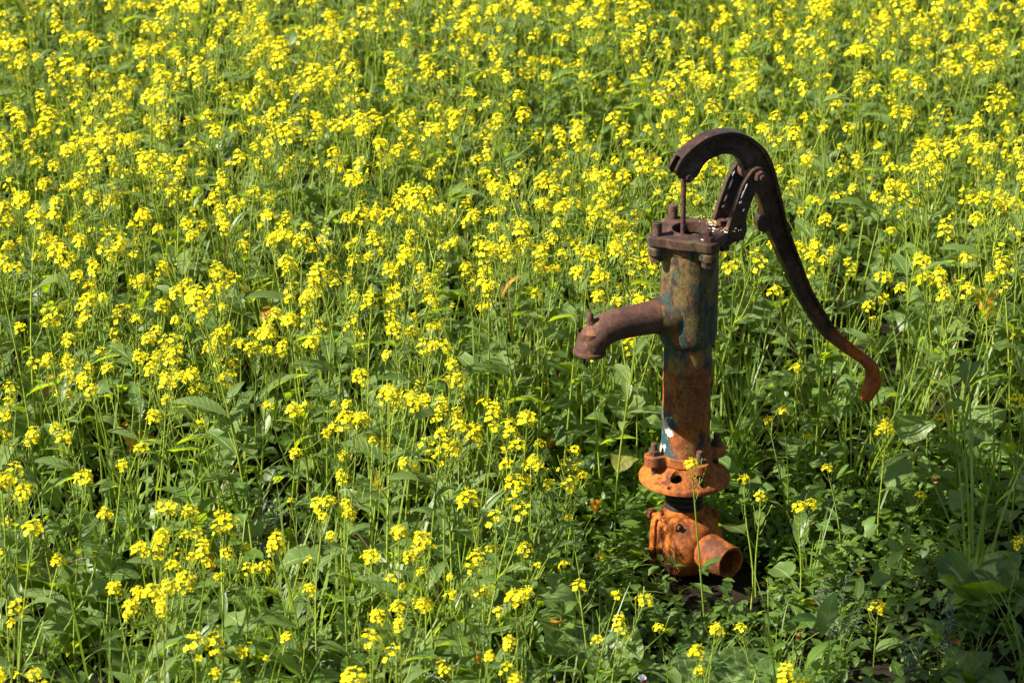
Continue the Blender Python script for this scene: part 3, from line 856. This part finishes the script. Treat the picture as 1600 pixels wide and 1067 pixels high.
spots = []
cell = .091
y = -1.95
while y < 6.6:
    hw = half_width(y) + .55
    x = CAM.x - hw
    while x < CAM.x + hw:
        px, py = x + U(0, cell), y + U(0, cell)
        x += cell
        if math.hypot(px, py) < .13: continue
        if rng.random() > mustard_density(px, py) * .95: continue
        spots.append((px, py))
    y += cell
def in_view(x, y): return abs(x - CAM.x) < half_width(y) + .03 and y > -1.75
VARH = [v[2] for v in variants]
order = sorted(spots, key=lambda p: p[1])
indiv, mass = [], []
def choose(x, y):
    hr = headroom(x, y)
    for _ in range(12):
        vi = rng.randrange(len(variants)); s = U(.85, 1.12)
        if y < -.6: s *= .88
        if x > .12 and y < 0: s *= .85
        if VARH[vi] * s <= hr: return vi, s
    s = hr / VARH[11]
    return (11, s) if s > .6 else None
for (x, y) in order:
    c = choose(x, y)
    if not c: continue
    rec = (x, y, c[0], c[1], U(0, 6.28))
    if in_view(x, y) and len(indiv) < 286: indiv.append(rec)
    else: mass.append(rec)

# ---------------------------------------------------------------- wording for the labels
WORDS = ['one', 'two', 'three', 'four', 'five', 'six']
def where(x, y):
    hw = half_width(y); f = (x - CAM.x) / hw
    if y < -1.15: row = 'in the front row'
    elif y < -.55: row = 'in the near foreground'
    elif y < -.08: row = 'ahead of the pump'
    elif y < .30: row = 'level with the pump'
    elif y < .80: row = 'just behind the pump'
    else: row = 'in mid-field'
    if f < -.82: colm = 'left edge'
    elif f < -.55: colm = 'far left'
    elif f < -.28: colm = 'left of middle'
    elif f < -.02: colm = 'middle'
    elif f < .20: colm = 'spout side'
    elif f < .45: colm = 'pump column'
    elif f < .75: colm = 'handle side'
    else: colm = 'right edge'
    return row, colm
def hword(h): return 'short' if h < .42 else ('tall' if h > .56 else 'average')
ORD = ['first', 'second', 'third', 'fourth', 'fifth', 'sixth', 'seventh', 'eighth', 'ninth', 'tenth', 'eleventh', 'twelfth', 'thirteenth', 'fourteenth', 'fifteenth', 'sixteenth', 'seventeenth', 'eighteenth', 'nineteenth', 'twentieth', 'twenty-first', 'twenty-second', 'twenty-third', 'twenty-fourth', 'twenty-fifth', 'twenty-sixth', 'twenty-seventh', 'twenty-eighth', 'twenty-ninth', 'thirtieth'] + ['thirty-%s' % s for s in ('first', 'second', 'third', 'fourth', 'fifth', 'sixth', 'seventh', 'eighth', 'ninth')] + ['fortieth'] + ['forty-%s' % s for s in ('first', 'second', 'third', 'fourth', 'fifth', 'sixth', 'seventh', 'eighth', 'ninth')]
def mustard_label(x, y, vi, s):
    nh = sum(1 for p in variants[vi][1] if p[0] == 'head')
    row, colm = where(x, y)
    return '%s mustard plant with %s head%s, %s, %s' % (hword(VARH[vi] * s), WORDS[nh - 1], '' if nh == 1 else 's', colm, row)
# plants that read alike within one patch are told apart by their order from the left
mlab = {}
for i, rec in enumerate(indiv): mlab.setdefault(mustard_label(*rec[:4]), []).append((rec[0], i))
indiv_label = {}
for t_, lst in mlab.items():
    lst.sort()
    for r_, (x_, i_) in enumerate(lst): indiv_label[i_] = t_ if len(lst) == 1 else t_ + ', %s from left' % ORD[r_]

GRP = 'mustard plants in flower'
protos = {}
def place_mustard(x, y, vi, s, rz, label=None):
    if vi not in protos:
        root = empty('mustard_plant')
        ch = [link('stem', var_mesh[vi], root)]
        for (k, i, M3, off, sc2) in variants[vi][1]:
            o = link(NAME[k], MESH[k][i], root); o.matrix_basis = mat4(M3, off, sc2); ch.append(o)
        protos[vi] = (root, ch)
    else:
        r0, c0 = protos[vi]
        root = r0.copy(); COL.objects.link(root)
        for c in c0:
            d = c.copy(); COL.objects.link(d); d.parent = root
    root.location = (x, y, float(gz(np.array(x), np.array(y))) - .006); root.rotation_euler = (U(-.05, .05), U(-.05, .05), rz); root.scale = (s, s, s)
    tag(root, label or mustard_label(x, y, vi, s), 'mustard plant', GRP)
    return root
for i_, rec in enumerate(indiv): place_mustard(*rec, label=indiv_label[i_])

# ---------------------------------------------------------------- plants that stand on their own round the pump
def special(x, y, H, nb, heads, label, nlow=1, nup=2, lean=(0, 0), slim=.75, rz=0, spread=.03):
    v = mustard(H, nb, nlow, nup, 0.0, spread, slim, heads)
    root = empty('mustard_plant', (x, y, -.004), rz)
    link('stem', to_mesh('stem', v[0], VEG), root)
    for (k, i, M3, off, sc2) in v[1]:
        o = link(NAME[k], MESH[k][i], root); o.matrix_basis = mat4(M3, off, sc2)
    root.rotation_euler = (lean[0], lean[1], rz)
    tag(root, label, 'mustard plant', GRP)
special(.030, -.300, .370, 0, [2, 5], 'slender mustard plant standing right in front of the rusty pump base', 0, 0, (0, -.10), spread=.012)
special(.112, -.260, .330, 0, [8, 5], 'thin small-headed mustard plant in front of the pipe mouth at the pump base', 0, 0, (0, -.02))
special(.400, .020, .310, 1, [2, 6, 0], 'mustard plant whose yellow head stands just below the curled end of the handle', 1, 2)
special(.215, -.200, .235, 1, [2, 5], 'small mustard plant with a yellow head right of the orange pump fitting', 1, 1)
special(.140, -.120, .215, 0, [2, 8], 'very low mustard plant with a small head between the pump flange and the fitting', 1, 1)
special(.62, -.30, .20, 0, [5], 'lone low mustard plant with one small head in the shaded weeds at the right', 1, 1)
special(.33, -.50, .17, 0, [5], 'tiny mustard plant with a small head among the shaded weeds right of the pump', 1, 1)
special(.69, -.42, .23, 1, [5, 8], 'shaded mustard plant with two small heads near the right edge', 1, 1)

# ---------------------------------------------------------------- the mass of the crop behind and at the sides
def scatter_mesh(name, items, srcs, mats=VEG):
    Vs, Fs, Cs, Ms = [], [], [], []; n = 0
    for (x, y, vi, s, rz) in items:
        v, f, c, m = srcs[vi]
        T = rotx(U(-.06, .06)) @ roty(U(-.06, .06)) @ rotz(rz)
        z0 = float(gz(np.array(x), np.array(y))) - .006
        Vs.append((v * s) @ T.T + np.array([x, y, z0])); Fs.append(f + n); n += len(v)
        cc_ = c.copy(); cc_[:, 2] = (cc_[:, 2] + rng.random()) % 1.0; Cs.append(cc_); Ms.append(m)
    return to_mesh(name, (np.concatenate(Vs), np.concatenate(Fs), np.concatenate(Cs), np.concatenate(Ms)), mats)
baked = [bake(i) for i in range(len(variants))]
o = link('mustard_crop', scatter_mesh('mustard_crop', mass, baked))
tag(o, 'mass of yellow flowering mustard filling the far field', 'mustard crop', None, 'stuff')

# ---------------------------------------------------------------- undergrowth: basal leaves and thin blades between the stems
def rosette(n, kind):
    G = Geo()
    for i in range(n):
        a = i * 2.4 + U(-.4, .4)
        if kind == 0: g = g_leaf(U(.06, .13), U(.013, .030), 7, U(.5, 1.3), U(.7, 1.8), U(.1, .4), .22, .38, .40, .8, L_, 3, U(-.6, .6)); z = U(0, .20)
        elif kind == 1: g = g_leaf(U(.05, .09), U(.012, .022), 5, U(.2, 1.1), U(.4, 1.4), U(.1, .3), .1, 0, .1, .8, W_, 3, U(-.5, .5)); z = U(0, .22)
        else: g = g_leaf(U(.18, .44), U(.0016, .0030), 6, U(1.1, 1.55), U(.1, 1.0), .3, 0, 0, 0, 1, A_, 2, 0); z = 0
        put(G, g, rotz(a), (U(-.02, .02), U(-.02, .02), z))
    return G.done()
ros = [rosette(6, 0) for _ in range(6)] + [rosette(9, 1) for _ in range(5)] + [rosette(16, 2) for _ in range(5)]
und = []
y = -2.0
while y < 6.6:
    hw = half_width(y) + .55; x = CAM.x - hw
    while x < CAM.x + hw:
        px, py = x + U(0, .12), y + U(0, .12); x += .12
        if math.hypot(px, py) < .16 or (-.10 < px < .20 and -.28 < py < .04): continue
        n = math.sin(px * 3.3 + 1) * math.cos(py * 2.9) + .6 * math.sin(px * 7.1 - py * 6.3 + 2)
        if rng.random() < (.74 if py > .3 else .54) + .20 * n:
            k = rng.choices([rng.randrange(6), 6 + rng.randrange(5), 11 + rng.randrange(5)], [.27, .20, .53])[0]
            s = U(.7, 1.25)
            hr = headroom(px, py)
            s = min(s, hr / (.42 if k >= 11 else .26))
            if s < .3: continue
            und.append((px, py, k, s, U(0, 6.28)))
    y += .12
o = link('leafy_undergrowth', scatter_mesh('leafy_undergrowth', und, ros))
tag(o, 'green leaves and thin blades growing between the mustard stems', 'undergrowth', None, 'stuff')

# ---------------------------------------------------------------- weeds in the foreground, each a thing
def weed_broad(H, n):
    G = Geo(); pts = [np.array([U(-.01, .01) * i, U(-.01, .01) * i, H * i / 5]) for i in range(6)]
    put(G, g_tube(pts, .0020, .0010, 4, .5)); parts = []
    for i in range(n):
        t = .15 + .85 * i / n; p = pts[min(5, int(t * 5))] * (1 - (t * 5 % 1)) + pts[min(5, int(t * 5) + 1)] * (t * 5 % 1)
        az = i * math.pi / 2 * (1 if i % 2 else 1) + (math.pi if i % 2 else 0) + U(-.3, .3)
        parts.append(('w', rng.randrange(6), rotz(az), p, U(.7, 1.1) * (1.1 - .5 * t)))
    for i in range(3): parts.append(('w', rng.randrange(6), rotz(i * 2.1), pts[-1], .5))
    return G.done(), parts
w_geo = [g_leaf(L, L * wf, 9, U(.3, .9), U(.5, 1.2), U(.1, .35), .10, 0, .10, .55, W_, 5, U(-.3, .3), teeth=1) for L, wf in ((.055, .30), (.07, .26), (.062, .34), (.08, .28), (.05, .36), (.09, .24))]
w_mesh = [to_mesh('leaf', geo1(g), VEG) for g in w_geo]
g_geo = [g_leaf(L, .0032, 5, U(.3, 1.0), U(.1, .8), .3, 0, 0, 0, 1, G_, 3, 0) for L in (.030, .036, .042, .026)]
def weed_grey(H, nst):
    G = Geo()
    for s in range(nst):
        az = U(0, 6.28); out = U(.02, .09); h = H * U(.6, 1.05)
        pts = [np.array([out * math.cos(az) * q, out * math.sin(az) * q, h * q ** .8]) for q in np.linspace(0, 1, 6)]
        put(G, g_tube(pts, .0016, .0009, 3, .9, G_))
        for i in range(24):
            t = .12 + .88 * i / 24; k = min(4, int(t * 5)); p = pts[k] + (pts[k + 1] - pts[k]) * (t * 5 - k)
            put(G, g_geo[rng.randrange(4)], rotz(i * 2.4), p, U(.7, 1.15))
        for q in range(4):
            put(G, g_bud(.0022, .006, D_ if rng.random() < .15 else G_, 4), frame_to((U(-.4, .4), U(-.4, .4), 1)), pts[-1] + np.array([U(-.004, .004), U(-.004, .004), 0]))
    return G.done()
def weed_grass(n, L):
    G = Geo()
    for i in range(n): put(G, g_leaf(L * U(.6, 1.1), U(.0012, .0023), 8, U(.9, 1.5), U(.4, 1.9), .35, 0, 0, 0, 1, A_, 3, 0), rotz(U(0, 6.28)), (U(-.015, .015), U(-.015, .015), 0))
    return G.done()
wb = [weed_broad(H, n) for H, n in ((.16, 9), (.22, 12), (.28, 14), (.20, 10), (.13, 8))]
wb_mesh = [to_mesh('stem', v[0], VEG) for v in wb]
wg_mesh = [to_mesh('grey_leaved_weed', weed_grey(H, n), VEG) for H, n in ((.20, 5), (.26, 6), (.16, 4), (.23, 7))]
wgr_mesh = [to_mesh('grass_tuft', weed_grass(n, L), VEG) for n, L in ((14, .28), (10, .34), (18, .22), (12, .30))]
lo_big = [to_mesh('leaf', geo1(g_leaf(L, L * wf, 14, e, b, .18, .16, .12, .18, .7, L_, 5, t)), VEG) for L, wf, e, b, t in ((.17, .36, 1.2, .8, .2), (.20, .32, 1.1, 1.0, -.3), (.15, .42, 1.3, .7, .1), (.22, .30, 1.0, 1.2, .3))]

def groundz(x, y): return float(gz(np.array(x), np.array(y))) - .004
placed = {'broad': [], 'grey': [], 'grass': [], 'big': []}
def spaced(lst, x, y, d): return all(math.hypot(x - a, y - b) > d for a, b in lst)
def rand_near():
    y = U(-1.75, -.1); hw = half_width(y); return CAM.x + U(-hw, hw), y
copies = {}
def copy_thing(key, build):
    if key not in copies: copies[key] = build(); return copies[key]
    r0 = copies[key]; root = r0.copy(); COL.objects.link(root)
    for c in r0.children:
        d = c.copy(); COL.objects.link(d); d.parent = root
    return root
def build_broad(k):
    def f():
        root = empty('broad_leaved_weed'); link('stem', wb_mesh[k], root)
        for (_, i, M3, off, s) in wb[k][1]:
            o = link('leaf', w_mesh[i], root); o.matrix_basis = mat4(M3, off, s)
        return root
    return f
def build_big(k):
    def f():
        root = empty('young_mustard_rosette')
        g = Geo(); put(g, g_tube([(0, 0, 0), (0, 0, .03)], .004, .002, 5, .5)); link('stem', to_mesh('stem', g.done(), VEG), root)
        for i in range(5 + k % 2):
            o = link('leaf', lo_big[(i + k) % 4], root); o.matrix_basis = mat4(rotz(i * 1.25 + U(-.3, .3)), (0, 0, .015), U(.7, 1.05))
        return root
    return f
def build_grey(k): return lambda: link('grey_leaved_weed', wg_mesh[k])
def build_grass(k): return lambda: link('grass_tuft', wgr_mesh[k])

weeds = []
for kind, cnt, dist in (('big', 40, .15), ('broad', 80, .10), ('grey', 34, .10), ('grass', 26, .12)):
    tries = 0
    while len(placed[kind]) < cnt and tries < 5000:
        tries += 1; x, y = rand_near()
        if math.hypot(x, y) < .17 or (-.13 < x < .25 and -.42 < y < .04): continue
        if kind == 'big' and math.hypot(x - .1, y + .15) < .40: continue
        if kind == 'grey' and not ((x > .22 and y < -.35) or (y < -1.15) or rng.random() < .06): continue
        if kind == 'broad' and not (y < -.4 or x > .15) and rng.random() > .25: continue
        if not spaced(placed[kind], x, y, dist): continue
        hr = headroom(x, y); s = U(.75, 1.2)
        if hr < .25: s *= max(.45, hr / .3)
        placed[kind].append((x, y)); weeds.append((kind, x, y, s))
# wording that singles each one out: rank along its row, counted from the left
rows = {}
for i, (kind, x, y, s) in enumerate(weeds):
    rows.setdefault((kind, where(x, y)[0]), []).append((x, i))
lab = {}
LOOK = {'big': 'rosette of large ribbed leaves', 'broad': 'leafy weed with toothed leaves', 'grey': 'bushy grey-green narrow-leaved weed', 'grass': 'tuft of arching grass blades'}
CATW = {'big': 'leaf rosette', 'broad': 'weed', 'grey': 'grey weed', 'grass': 'grass tuft'}
GRW = {'big': 'low leaf rosettes', 'broad': 'broad leaved weeds', 'grey': 'grey-green weeds', 'grass': 'grass tufts'}
for (kind, row), lst in rows.items():
    lst.sort()
    for r_, (x, i) in enumerate(lst): lab[i] = '%s, %s from left of those %s' % (LOOK[kind], ORD[min(r_, len(ORD) - 1)], row)
for i, (kind, x, y, s) in enumerate(weeds):
    k = rng.randrange({'big': 3, 'broad': 5, 'grey': 4, 'grass': 4}[kind])
    root = copy_thing((kind, k), {'big': build_big, 'broad': build_broad, 'grey': build_grey, 'grass': build_grass}[kind](k))
    root.location = (x, y, groundz(x, y)); root.rotation_euler = (U(-.06, .06), U(-.06, .06), U(0, 6.28)); root.scale = (s, s, s)
    tag(root, lab[i], CATW[kind], GRW[kind])

# fine clutter under the foreground weeds
def small_cover():
    G = Geo()
    for i in range(14):
        put(G, g_leaf(U(.018, .040), U(.006, .012), 3, U(0, 1.2), U(.2, 1.2), .2, 0, 0, .15, .6, W_, 3, 0), rotz(U(0, 6.28)), (U(-.05, .05), U(-.05, .05), U(0, .09)))
    return G.done()
sm = [small_cover() for _ in range(6)]
items = []
for _ in range(900):
    y = U(-2.0, 1.0); hw = half_width(y) + .3; x = CAM.x + U(-hw, hw)
    if math.hypot(x, y) < .10 or (-.06 < x < .17 and -.24 < y < .0): continue
    items.append((x, y, rng.randrange(6), U(.7, 1.4), U(0, 6.28)))
for _ in range(520):
    a, q = U(0, 6.28), U(.11, .62); x, y = q * math.cos(a) + .04, q * math.sin(a) * .9 - .06
    if -.06 < x < .17 and -.24 < y < .0: continue
    items.append((x, y, rng.randrange(6), U(.45, .95) if headroom(x, y) < .3 else U(.8, 1.4), U(0, 6.28)))
o = link('low_ground_cover', scatter_mesh('low_ground_cover', items, sm))
tag(o, 'fine low leaves covering the soil in the foreground', 'ground cover', None, 'stuff')

# ---------------------------------------------------------------- dead leaves and pea flowers
def dead(x, y, z, L, rz, tilt, label):
    L *= .95 if y > .5 else .72
    o = link('dead_leaf', to_mesh('dead_leaf', geo1(g_leaf(L, L * .26, 9, .3, .9, .35, .2, .15, .05, .8, D_, 5, .4)), VEG))
    o.location = (x, y, z); o.rotation_euler = (0, -tilt, rz); tag(o, label, 'dead leaf', 'yellowed dead leaves')
dead(.665, .56, .40, .105, 1.2, -1.0, 'bright orange dead leaf hanging among the green stems right of the handle')
dead(-1.10, -.72, .10, .06, .5, -1.1, 'orange withered leaf low among the stems at the lower left')
dead(-.93, -.28, .17, .07, 1.4, -1.1, 'orange-yellow dead leaf hanging in the left foreground')
dead(-.62, .12, .16, .06, -1.5, -1.2, 'orange dead leaf in the dark gap left of the middle')
dead(-.49, .02, .20, .075, 1.6, -1.2, 'yellow dead leaf hanging upright between stems left of the pump')
dead(-.18, -.05, .18, .06, 1.6, -1.1, 'small yellow dead leaf near the spout side of the pump')
dead(-1.16, -1.02, .12, .055, 2.4, -1.1, 'ragged orange dead leaf near the lower left corner')
dead(-.86, -1.10, .13, .050, .9, -1.2, 'small orange dead leaf between stems above the bottom edge at left')
dead(-.74, -.62, .16, .060, -.6, -1.2, 'upright yellow-orange dead leaf beside a small flower head at lower left')
dead(-.40, -.60, .13, .050, 2.0, -1.0, 'curled orange dead leaf on the ground left of the pump base')
dead(.74, -.92, .14, .055, 1.4, -1.3, 'yellow dying leaf standing in the shaded lower right weeds')
def pea(x, y, z, label):
    root = empty('pea_plant', (x, y, groundz(x, y)), U(0, 6))
    g = Geo(); put(g, g_tube([(0, 0, 0), (.01, .005, z * .5), (0, 0, z)], .0012, .0008, 4, .5)); link('stem', to_mesh('stem', g.done(), VEG), root)
    g = Geo()
    for (a, w_, mt, el) in ((0, .009, WH_, 1.2), (1.6, .008, WH_, .9), (-1.6, .008, WH_, .9), (3.1, .007, MG_, .6), (2.4, .006, MG_, .4), (-2.4, .006, MG_, .4)):
        put(g, g_leaf(.014, w_, 4, el, .6, .2, 0, 0, 0, .6, mt, 3, 0), rotz(a), (0, 0, z))
    link('pea_flower', to_mesh('pea_flower', g.done(), VEG), root)
    for i in range(4):
        o = link('leaf', w_mesh[i], root); o.matrix_basis = mat4(rotz(i * 1.6), (0, 0, z * (.3 + .15 * i)), .6)
    tag(root, label, 'pea plant', 'flowering pea plants')
pea(-.115, -.72, .14, 'pea plant with a white and magenta flower below left of the pump')
pea(-.125, -.98, .12, 'pea plant with a white and dark purple flower near the bottom edge')

# ---------------------------------------------------------------- out-of-view tree, added to throw shade on the lower right
def tree(x, y, crown_c, crown_r, label):
    root = empty('added_shade_tree', (x, y, 0))
    g = bmesh.new(); cx, cy, cz = crown_c[0] - x, crown_c[1] - y, crown_c[2]
    tube(g, [(0, 0, -.1), (.02, .02, 1.2), (.10, .08, 2.3), (cx * .35, cy * .35, cz * .75), (cx * .8, cy * .8, cz * .97), (cx, cy, cz)], [.16, .13, .11, .08, .05, .02], 14)
    trunk = bm_obj('trunk', g, M['bark'], root)
    for i in range(9):
        a = i * 2.4; g = bmesh.new()
        e = Vector((cx + crown_r[0] * .8 * math.cos(a), cy + crown_r[1] * .8 * math.sin(a), cz + U(-.3, .3)))
        b0 = Vector((cx * .8, cy * .8, cz * .97)); tube(g, [b0, (b0 + e) / 2 + Vector((0, 0, .1)), e], [.03, .018, .006], 7)
        bm_obj('branch', g, M['bark'], trunk)
    G = Geo()
    for i in range(2300):
        a = U(0, 6.28); q = U(0, 1) ** .45; h = U(-1, 1)
        if math.sin(a * 3 + h * 2) * .25 + q > 1.05: continue
        p = (cx + crown_r[0] * q * math.cos(a), cy + crown_r[1] * q * math.sin(a), cz + crown_r[2] * h * math.sqrt(max(0, 1 - q * q)) + U(-.06, .06))
        put(G, g_leaf(U(.07, .12), U(.022, .034), 3, U(-.4, .6), .6, .2, 0, 0, .1, .6, W_, 3, 0), rotz(U(0, 6.28)), p)
    o = link('foliage', to_mesh('foliage', G.done(), VEG), root); tag(o, kind='stuff')
    tag(root, label, 'tree')
# a point P on the ground is shaded by P + t*sun direction
T_ = 4.3 / sd.z
shc = Vector((.93, -.60, .15)) + sd * T_
tree(shc.x - 1.6, shc.y - 2.6, tuple(shc), (.62, .78, .30), 'unseen slim leafy tree added left of the field to shade the lower right')
